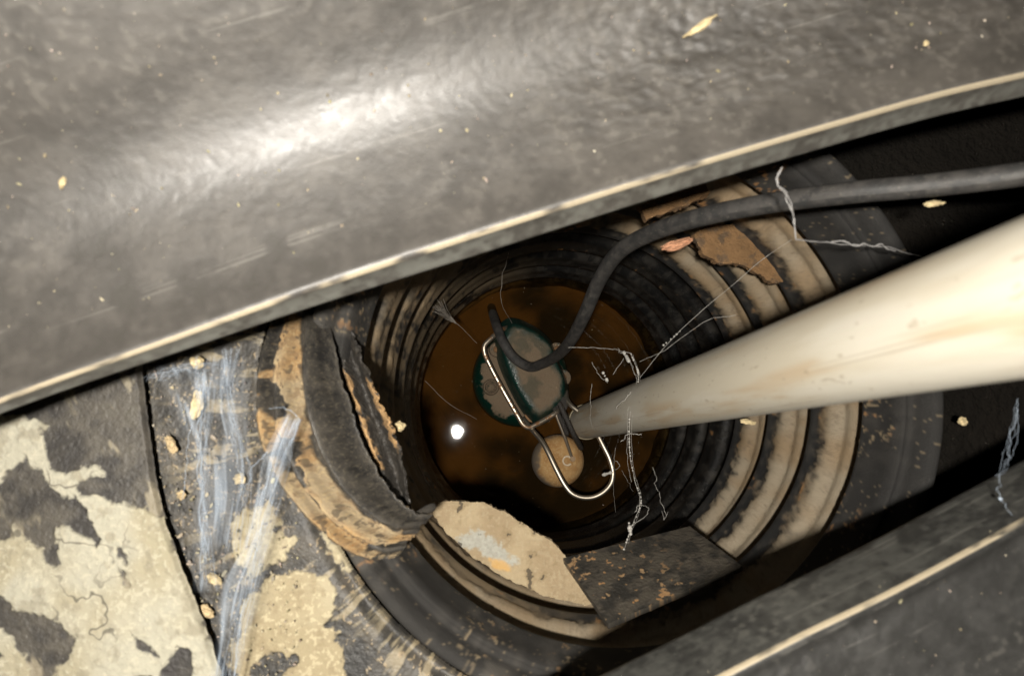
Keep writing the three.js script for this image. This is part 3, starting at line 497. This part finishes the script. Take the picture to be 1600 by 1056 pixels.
  const b = at(872, 632, 0.035), bg = new THREE.CylinderGeometry(0.013, 0.015, 0.032, 20, 1); bg.translate(b.x, b.y, b.z);
  mesh('switch_housing', bg, dark, pump);
}
// float on its rod
{
  const p = at(872, 720, 0.006), fl = thing('float_ball', 'round tan silted float on a steel rod beside the pump', 'float', null, V(p.x, -0.03, p.z));
  const g = new THREE.LatheGeometry([[0.0005, 0.026], [0.012, 0.0258], [0.024, 0.0235], [0.033, 0.018], [0.0385, 0.009], [0.0405, -0.002], [0.039, -0.014], [0.033, -0.026], [0.022, -0.035], [0.001, -0.039]].map(q => new THREE.Vector2(...q)), 80);
  const q = g.attributes.position; for (let i = 0; i < q.count; i++) { const x = q.getX(i), y = q.getY(i), z = q.getZ(i), k = 1 + 0.02 * (fbm(x * 90, z * 90, y * 90 + 7, 3) - 0.5); q.setXYZ(i, x * k, y * k, z * k); }
  const uv = []; for (let i = 0; i < q.count; i++) uv.push(q.getX(i) / 0.09 + 0.5, q.getZ(i) / 0.09 + 0.5); g.setAttribute('uv', new THREE.Float32BufferAttribute(uv, 2)); g.computeVertexNormals(); g.translate(p.x, 0.006, p.z);
  const m = maps(512, 512, (u, v) => { const n = fbm(u * 7, v * 7, 153, 5), f = fbm(u * 45, v * 45, 158, 3), r = Math.hypot(u - 0.5, v - 0.5) * 0.09, k = sm(-0.005, 0.004, 0.037 - r + 0.016 * (n - 0.5) + (u - 0.4) * 0.016); let s = mix3([0.40, 0.24, 0.095], [0.33, 0.18, 0.065], sm(0.35, 0.65, n)); s = mix3(s, [0.48, 0.33, 0.16], 0.5 * sm(0.55, 0.7, f)); return [...mix3([0.13, 0.10, 0.07], s, k), 0.9, 0.5 * n + 0.5 * f]; });
  mesh('ball', g, std({ ...m, roughness: 1, bumpScale: 0.001 }), fl);
  const c = at(887, 720, 0.034), ringG = new THREE.TorusGeometry(0.0066, 0.0016, 10, 40, 5.0); ringG.rotateX(-Math.PI / 2); ringG.rotateY(0.6); ringG.translate(c.x, 0.031, c.z);
  mesh('clip_ring', ringG, std({ color: new THREE.Color(0.55, 0.45, 0.32), roughness: 0.6 }), fl);
  mesh('rod', bar(curve([at(869, 648, 0.052), at(882, 682, 0.044), at(894, 716, 0.030)]), 0.0024, 30, 12), new THREE.MeshStandardMaterial({ color: new THREE.Color(0.36, 0.30, 0.23), metalness: 0.8, roughness: 0.45 }), fl);
  const k = at(895, 717, 0.033), nut = new THREE.CylinderGeometry(0.0042, 0.0046, 0.005, 6); nut.translate(k.x, 0.032, k.z);
  mesh('nut', nut, std({ color: new THREE.Color(0.27, 0.18, 0.10), roughness: 0.7 }), fl);
}

// ------------------------------------------------------------------ power cable
{
  const c = curve(pix([[766, 470, -0.06], [769, 486, -0.015], [773, 500, 0.03], [778, 515, 0.07], [786, 534, 0.09], [802, 558, 0.10], [826, 573, 0.115], [848, 568, 0.15], [872, 554, 0.22], [893, 530, 0.32], [914, 490, 0.40], [938, 435, 0.465], [968, 393, 0.52], [1018, 364, 0.575], [1100, 338, 0.635], [1200, 318, 0.675], [1330, 301, 0.715], [1460, 289, 0.74], [1600, 272, 0.765], [1780, 246, 0.79]]));
  const m = maps(2048, 128, (u, v) => { const n = fbm(u * 160, v * 6, 163, 4), f = fbm(u * 900, v * 30, 168, 2); let k = mix3([0.030, 0.029, 0.028], [0.058, 0.054, 0.050], sm(0.3, 0.7, n)); if (f > 0.8) k = mix3(k, [0.16, 0.145, 0.12], 0.5); return [...k, 0.6, 0.5 * n + 0.5 * f]; });
  tag(mesh('power_cable', bar(c, 0.0069, 320, 24), std({ ...m, roughness: 1, bumpScale: 0.0003 })), 'thick black power cable looping from the pump to the right edge', 'cable');
}

// ------------------------------------------------------------------ cobwebs
const silk = std({ color: new THREE.Color(0.48, 0.46, 0.42), roughness: 0.8 }), blueSilk = std({ color: new THREE.Color(0.40, 0.47, 0.56), roughness: 0.7 });
function strand(list, r, wob = 0.0012, n = 60) {      // a thread through pixels and heights, sagging and kinked a little
  const c = curve(pix(list)), pts = [], o = rnd() * 90;
  for (let i = 0; i <= n; i++) { const t = i / n, p = c.getPoint(t), w = Math.min(1, 6 * t, 6 * (1 - t)); p.x += wob * w * (fbm(t * 8 + o, 1, 1, 3) - 0.5) * 2; p.z += wob * w * (fbm(t * 8 + o, 9, 1, 3) - 0.5) * 2; pts.push(p); }
  return bar(new THREE.CatmullRomCurve3(pts), t => (r > 0.00015 ? 0.58 : 1) * r * (0.55 + 0.9 * fbm(t * 30 + o, 3, 2, 2)), n, 5);
}
function clots(list, n, rad, h0, h1) { const out = []; const c = curve(pix(list)); for (let i = 0; i < n; i++) { const t = rnd(), p = c.getPoint(t), r = rad * (0.35 + rnd()); const g = new THREE.IcosahedronGeometry(r, 1), q = g.attributes.position; for (let k = 0; k < q.count; k++) { const s = 0.7 + 0.6 * fbm(q.getX(k) * 900, q.getY(k) * 900, q.getZ(k) * 900 + i, 2); q.setXYZ(k, q.getX(k) * s + p.x + 0, q.getY(k) * s + p.y, q.getZ(k) * s + p.z); } g.deleteAttribute('uv'); out.push(g); } return out; }
function web(name, label, geos, mat, group) {
  const gs = geos.map(g => { const q = g.index ? g.toNonIndexed() : g; for (const k of Object.keys(q.attributes)) if (!['position', 'normal'].includes(k)) q.deleteAttribute(k); return q; });
  return tag(mesh(name, mergeGeometries(gs), mat), label, 'cobweb', group);
}
{
  const main = [[986, 552, 0.40], [998, 590, 0.42], [985, 640, 0.42], [984, 700, 0.42], [992, 750, 0.42], [1002, 782, 0.43], [985, 830, 0.45], [968, 880, 0.48], [957, 932, 0.51]];
  web('cobweb', 'long white clotted cobweb thread hanging in front of the white pipe', [
    strand(main, 0.00032, 0.002, 160), strand(main.map(q => [q[0] + 3, q[1] + 2, q[2]]), 0.00016, 0.003, 160), strand(main.slice(0, 5).map(q => [q[0] - 5, q[1] + 3, q[2]]), 0.00016, 0.003, 120),
    ...clots(main, 80, 0.0007), ...clots(main.slice(0, 3), 20, 0.0009), ...clots([[982, 812, 0.44], [984, 824, 0.445], [986, 836, 0.45]], 8, 0.0018),
    strand([[888, 543, 0.33], [940, 543, 0.36], [986, 552, 0.40]], 0.0004, 0.002), strand([[966, 544, 0.38], [980, 562, 0.39], [998, 592, 0.42]], 0.0004, 0.003), ...clots([[975, 550, 0.38], [986, 570, 0.40]], 10, 0.0015),
    strand([[985, 822, 0.45], [1012, 804, 0.45], [1014, 792, 0.45], [1000, 790, 0.44], [992, 800, 0.44]], 0.0003, 0.002), strand([[970, 690, 0.42], [985, 678, 0.42], [1002, 678, 0.42]], 0.0004, 0.002), strand([[995, 600, 0.42], [975, 625, 0.42], [962, 640, 0.40]], 0.0004, 0.003)], silk);
  web('cobweb', 'taut silver web thread running across the ribs to the white pipe', [strand([[1000, 590, 0.42], [1050, 530, 0.46], [1110, 475, 0.48], [1200, 400, 0.52], [1320, 325, 0.56]], 0.00026, 0.0008, 90), strand([[1000, 565, 0.42], [1040, 545, 0.44], [1110, 500, 0.46], [1150, 492, 0.47]], 0.00025, 0.002), ...clots([[1030, 545, 0.44], [1070, 512, 0.46]], 6, 0.0011)], silk);
  web('cobweb', 'short dangling web thread with crumbs over the brown water left of the pipe', [strand([[925, 566, 0.36], [940, 590, 0.36], [950, 598, 0.36]], 0.0003, 0.002), strand([[925, 600, 0.36], [922, 640, 0.34], [926, 668, 0.3]], 0.0003, 0.002), ...clots([[940, 578, 0.36], [950, 596, 0.36]], 9, 0.0014), strand([[975, 560, 0.38], [958, 585, 0.37]], 0.0003, 0.001)], silk);
  web('cobweb', 'tiny tuft of white web caught on the steel guide loop', [...clots([[942, 742, 0.10], [956, 738, 0.10]], 12, 0.0026), strand([[958, 735, 0.10], [968, 728, 0.11], [962, 720, 0.11]], 0.0005, 0.002), strand([[962, 700, 0.12], [958, 740, 0.11], [962, 800, 0.2]], 0.0003, 0.002), strand([[972, 735, 0.13], [980, 752, 0.13], [990, 768, 0.16]], 0.0003, 0.002)], silk);
  web('cobweb', 'faint forked thread right of the clotted cobweb thread', [strand([[1020, 730, 0.42], [1030, 770, 0.43], [1042, 806, 0.44]], 0.0002, 0.003), strand([[1034, 798, 0.44], [1038, 812, 0.45], [1044, 800, 0.44]], 0.00025, 0.001)], silk);
  web('cobweb', 'grey furry web strand hanging over the cable below the upper lid', [strand([[1222, 262, 0.76], [1216, 282, 0.755], [1228, 300, 0.75], [1236, 330, 0.74], [1244, 372, 0.73]], 0.0006, 0.002, 80), strand([[1222, 262, 0.76], [1214, 284, 0.755], [1230, 306, 0.75], [1240, 340, 0.74], [1244, 374, 0.73]], 0.0005, 0.002, 80), strand([[1244, 374, 0.73], [1300, 378, 0.70], [1360, 384, 0.68], [1440, 400, 0.66]], 0.0006, 0.002, 70), strand([[1300, 378, 0.70], [1350, 382, 0.69], [1400, 392, 0.67]], 0.0008, 0.003, 60)], std({ color: new THREE.Color(0.34, 0.33, 0.32), roughness: 0.9 }));
  web('cobweb', 'web funnel stretched from the left ribs to the pump', [strand([[684, 484, 0.25], [710, 502, 0.2], [745, 536, 0.1]], 0.0006, 0.001), ...Array.from({ length: 26 }, () => strand([[684 + rr(-9, 9), 478 + rr(-12, 14), 0.28], [704 + rr(-3, 3), 498 + rr(-2, 3), 0.22], [714, 506, 0.2]], 0.0004, 0.001, 12)), strand([[795, 395, 0.3], [786, 430, 0.25], [783, 470, 0.18], [800, 505, 0.06]], 0.0005, 0.002)], std({ color: new THREE.Color(0.40, 0.36, 0.31), roughness: 0.9 }));
  web('cobweb', 'fine pale thread across the water left of the pump', [strand([[664, 595, 0.2], [700, 630, 0.14], [745, 655, 0.06]], 0.0003, 0.001), strand([[560, 528, 0.5], [600, 496, 0.48], [618, 480, 0.46]], 0.0005, 0.001), strand([[555, 532, 0.5], [596, 502, 0.48], [616, 484, 0.46]], 0.0004, 0.001)], silk);
  // dusty blue-grey veil at the left
  const fan = (a, b, n, r, sp0, sp1) => Array.from({ length: n }, () => { const k = rr(-1, 1), l = rr(-1, 1); return strand(a.map((q, i) => { const t = i / (a.length - 1), s = mix(sp0, sp1, t) * b[i]; return [q[0] + k * s + rr(-2, 2), q[1] + l * s * 0.3, q[2] + 0.006 * l]; }), r * rr(0.5, 1.4), 0.0035, 40); });
  const veil = (L, R, name, label, seed, dens, geos) => {
    const a = curve(pix(L)), b = curve(pix(R)), al = maps(192, 768, (u, v) => { const t = fbm(u * 26 + 2 * fbm(v * 5, u * 3, seed, 2), v * 3.5, seed, 4), q = fbm(u * 4, v * 7, seed + 5, 3), e = sm(0, 0.16 + 0.2 * q, u) * sm(1, 0.84 - 0.2 * q, u) * sm(0, 0.05, v) * sm(1, 0.95, v); const k = dens * e * (0.15 + 2.0 * sm(0.45, 0.75, t) * sm(0.3, 0.6, q) + 0.6 * sm(0.4, 0.7, q)); const g = k <= 0 ? 0 : Math.min(1, k); return [0, 0, 0, 0, g]; }).bumpMap;
    const g = sheet(40, 160, (u, v) => a.getPoint(v).lerp(b.getPoint(v), u).add(V(0, 0.004 * (fbm(u * 3, v * 6, seed, 2) - 0.5), 0)), 0.0003);
    const t = thing(name, label, 'cobweb', null, a.getPoint(1));
    mesh('membrane', g, new THREE.MeshStandardMaterial({ color: new THREE.Color(0.50, 0.58, 0.68), roughness: 0.8, transparent: true, alphaMap: al, side: THREE.DoubleSide }), t);
    mesh('threads', mergeGeometries(geos.map(q => { q = q.toNonIndexed(); q.deleteAttribute('uv'); return q; })), blueSilk, t);
  };
  veil([[446, 640, 0.70], [414, 700, 0.70], [396, 760, 0.695], [378, 840, 0.69], [340, 920, 0.68], [332, 1000, 0.672], [318, 1085, 0.665]], [[474, 652, 0.70], [462, 700, 0.70], [448, 760, 0.695], [432, 840, 0.69], [412, 920, 0.68], [392, 1000, 0.672], [380, 1085, 0.665]], 'cobweb', 'bright blue-grey web band slanting from the torn pipe down the muddy sheet', 3, 0.12,
    [...fan([[466, 655, 0.70], [446, 700, 0.70], [428, 750, 0.695], [408, 830, 0.69], [388, 920, 0.68], [368, 1000, 0.672], [352, 1085, 0.665]], [0.3, 0.7, 1, 1, 0.9, 0.8, 0.9], 9, 0.00005, 12, 20), ...fan([[466, 655, 0.70], [440, 720, 0.70], [408, 830, 0.69], [376, 960, 0.675], [360, 1085, 0.665]], [0.2, 0.3, 0.3, 0.3, 0.3], 4, 0.00014, 10, 12), strand([[420, 638, 0.69], [450, 640, 0.70], [468, 656, 0.70]], 0.0002, 0.001)]);
  veil([[228, 572, 0.69], [262, 640, 0.695], [288, 740, 0.69], [296, 840, 0.68], [300, 930, 0.66]], [[400, 545, 0.69], [392, 640, 0.70], [392, 740, 0.69], [372, 840, 0.68], [352, 930, 0.66]], 'cobweb', 'thin blue-grey web veil hanging down the dark strip beside the sheet seam', 9, 0.085,
    [...fan([[322, 560, 0.71], [318, 640, 0.70], [316, 740, 0.69], [320, 840, 0.68], [328, 920, 0.66]], [1, 0.5, 0.3, 0.4, 1], 14, 0.00005, 20, 16), ...fan([[318, 600, 0.71], [316, 740, 0.69], [322, 880, 0.67]], [0.5, 0.3, 0.4], 3, 0.00016, 8, 8), ...fan([[360, 545, 0.71], [358, 620, 0.70], [372, 690, 0.69], [384, 740, 0.68], [372, 860, 0.66]], [1, 0.5, 0.4, 0.5, 1], 12, 0.00005, 16, 18), strand([[300, 660, 0.68], [290, 720, 0.67], [284, 780, 0.66]], 0.0002, 0.002), strand([[418, 705, 0.69], [396, 730, 0.68], [380, 770, 0.67]], 0.0003, 0.002), ...fan([[232, 592, 0.70], [280, 578, 0.70], [330, 572, 0.71]], [1, 1, 1], 10, 0.00005, 10, 14)]);
  web('cobweb', 'frayed pale web wisp at the right edge above the lower lid', [strand([[1592, 640, 0.74], [1582, 690, 0.74], [1578, 722, 0.745], [1560, 745, 0.76]], 0.00016, 0.003), strand([[1562, 742, 0.75], [1564, 775, 0.762], [1582, 805, 0.772]], 0.0002, 0.002), ...clots([[1556, 776, 0.765], [1566, 780, 0.765]], 6, 0.0007), ...Array.from({ length: 3 }, () => strand([[1592 + rr(-3, 3), 640 + rr(-20, 10), 0.74], [1580 + rr(-6, 6), 700 + rr(-20, 20), 0.74], [1562 + rr(-6, 6), 744, 0.75]], 0.00006, 0.003, 30))], blueSilk);
}

// ------------------------------------------------------------------ crumbs, chips and dust
function lump(r, sx, sy, sz, seed) { const g = new THREE.IcosahedronGeometry(r, r > 0.5 ? 1 : 4), q = g.attributes.position; for (let k = 0; k < q.count; k++) { const x = q.getX(k), y = q.getY(k), z = q.getZ(k), s = 0.25 + 1.5 * fbm(x / r * 1.7 + seed, y / r * 1.7, z / r * 1.7 + seed, 4); q.setXYZ(k, x * s * sx, y * s * sy, z * s * sz); } g.computeVertexNormals(); return g; }
const chipMat = c => std({ ...maps(128, 128, (u, v) => { const n = fbm(u * 9, v * 9, c[0] * 90, 4); return [...mix3(c, c.map(k => k * 0.55), sm(0.4, 0.7, n)), 0.95, n]; }), roughness: 1, bumpScale: 0.0008 });
const orange = chipMat([0.62, 0.36, 0.17]), straw = chipMat([0.72, 0.58, 0.33]), tanC = chipMat([0.55, 0.42, 0.24]), pinkC = chipMat([0.60, 0.30, 0.17]);
const chips = [[1056, 383, 0.535, 0.008, 1.6, 0.5, 0.55, -0.3, pinkC, 'pinkish chip of clay lying on the ribs just under the cable'], [624, 666, 0.59, 0.0042, 1, 0.8, 0.8, 0, straw, 'small yellow crumb at the inner edge of the torn pipe'], [308, 632, 0.634, 0.0075, 0.75, 0.4, 1.5, 0.15, straw, 'long straw-coloured chip on the dark strip under the upper lid'], [309, 566, 0.634, 0.006, 1, 0.6, 0.9, 0.4, straw, 'rounded yellow crumb nearest the upper lid on the dark strip'], [374, 748, 0.63, 0.0045, 1, 0.7, 1, 0, straw, 'yellow crumb on the dark strip left of the torn pipe'], [334, 905, 0.63, 0.0052, 1.3, 0.6, 0.8, 0.5, straw, 'yellow crumb near the muddy sheet edge amid web strands'], [266, 694, 0.634, 0.0055, 0.7, 0.5, 1.4, -0.5, tanC, 'tan flake on the dark strip close to the sheet seam'], [318, 954, 0.63, 0.006, 1.4, 0.5, 0.8, 0.2, tanC, 'tan flake at the lower end of the dark strip'], [282, 774, 0.632, 0.0035, 1, 0.7, 1, 0, tanC, 'tiny tan crumb at the foot of a web strand'], [1168, 659, 0.47, 0.0042, 1.7, 0.5, 0.6, 0.2, straw, 'pale flake hanging on the rib just below the white pipe'], [1505, 659, 0.62, 0.0032, 1, 0.8, 0.9, 0, straw, 'pale crumb on the dark wall right of the muddy ribs'], [1460, 318, 0.735, 0.003, 1.8, 0.5, 0.5, -0.1, straw, 'yellow sliver under the cable near the right edge'], [1352, 867, 0.70, 0.0022, 1, 0.8, 1, 0, straw, 'straw crumb on the skirt of the lower lid']];
for (const [x, y, h, r, sx, sy, sz, turn, m, label] of chips) { const p = at(x, y, h), g = lump(r * (x > 200 && x < 400 ? 0.75 : 1), sx, sy, sz, x); g.rotateY(-turn); g.translate(p.x, p.y, p.z); tag(mesh('chip', g, m), label, 'chip'); }
function onLid(S, px, py, h) {                         // nearest place of the lid's skin to a spot
  const t = at(px, py, h); let best = null, bd = 1e9;
  for (let i = 0; i <= 160; i++) for (let j = 20; j <= 80; j++) { const p = S.pos(i / 160, j / 80), d = V((p.x) / (CAM_H - p.y) - t.x / (CAM_H - t.y), 0, p.z / (CAM_H - p.y) - t.z / (CAM_H - t.y)).length(); if (d < bd) { bd = d; best = p; } }
  return best;
}
for (const [x, y, r, sx, sz, turn, label] of [[1098, 38, 0.0032, 3.4, 0.6, -0.62, 'yellow straw lying on the upper lid near the top edge'], [102, 280, 0.0022, 0.7, 1.3, 0.2, 'small bright straw fleck at the left of the upper lid'], [1478, 148, 0.0014, 1, 1, 0, 'pale crumb on the edge of the upper lid near the right']]) {
  const p = onLid(scene.userData.lidA, x, y, 0.84), g = lump(r, sx, 0.5, sz, x); g.rotateY(-turn); g.translate(p.x, p.y + 0.0008, p.z); tag(mesh('chip', g, straw), label, 'chip');
}
function dust(name, label, n, place, mat, r0, r1) {
  const m = new THREE.InstancedMesh(lump(1, 1, 0.6, 0.8, 5).scale(1, 1, 1), mat, n), o = new THREE.Object3D(), q = new THREE.Color();
  for (let i = 0; i < n; i++) { o.position.copy(place()); o.rotation.set(rr(0, 6), rr(0, 6), rr(0, 6)); const r = r0 * Math.pow(r1 / r0, Math.pow(rnd(), 2.5)); o.scale.set(r * rr(0.6, 1.8), r * rr(0.6, 1), r); o.updateMatrix(); m.setMatrixAt(i, o.matrix); const k = rr(0.35, 1); m.setColorAt(i, q.setRGB(k, k * rr(0.86, 1), k * rr(0.65, 0.95))); }
  m.name = name; m.userData = { kind: 'stuff', label }; shadows(m); scene.add(m); return m;
}
const dustMat = new THREE.MeshStandardMaterial({ color: new THREE.Color(0.50, 0.46, 0.38), roughness: 0.9 });
dust('dust_specks', 'pale dust specks scattered over the upper lid', 1100, () => scene.userData.lidA.pos(rnd(), 0.22 + 0.78 * rnd(), 0.0004), dustMat, 0.0002, 0.0011);
dust('dust_grains', 'pale dust grains scattered over the lower lid and its skirt', 900, () => scene.userData.lidB.pos(rnd(), 0.15 + 0.85 * rnd(), 0.0003), dustMat, 0.0002, 0.0010);
dust('floating_specks', 'tiny pale specks floating on the brown water', 90, () => { const t = rr(0, 6.283), r = 0.185 * Math.sqrt(rnd()); return V(AX + r * Math.cos(t), 0.0006, AZ + r * Math.sin(t)); }, dustMat, 0.0003, 0.0012);
dust('grit', 'fine yellow grit lying on the plastic sheets', 900, () => { const p = at(rr(210, 470), rr(560, 1056), 0.626); return p; }, dustMat, 0.0003, 0.0016);

// ------------------------------------------------------------------ the lamp above (only its mirror image in the water is in the picture)
{
  const lamp = thing('work_lamp', 'small round white lamp above the pit mirrored in the brown water', 'lamp', null, LAMP.clone().add(V(0, 0.03, 0)));
  const lens = new THREE.CylinderGeometry(0.016, 0.016, 0.004, 40); lens.translate(LAMP.x, LAMP.y + 0.006, LAMP.z);
  mesh('lens', lens, new THREE.MeshStandardMaterial({ color: 0xffffff, emissive: new THREE.Color(1, 0.95, 0.85), emissiveIntensity: 260 }), lamp);
  const hs = new THREE.LatheGeometry([[0.001, 0.05], [0.02, 0.05], [0.024, 0.044], [0.024, 0.010], [0.0205, 0.006], [0.0175, 0.006], [0.0175, 0.011], [0.001, 0.011]].map(q => new THREE.Vector2(...q)), 48); hs.translate(LAMP.x, LAMP.y, LAMP.z);
  mesh('housing', hs, std({ color: new THREE.Color(0.05, 0.05, 0.05), roughness: 0.5 }), lamp);
}
delete scene.userData.lidA; delete scene.userData.lidB;
renderer.render(scene, camera);
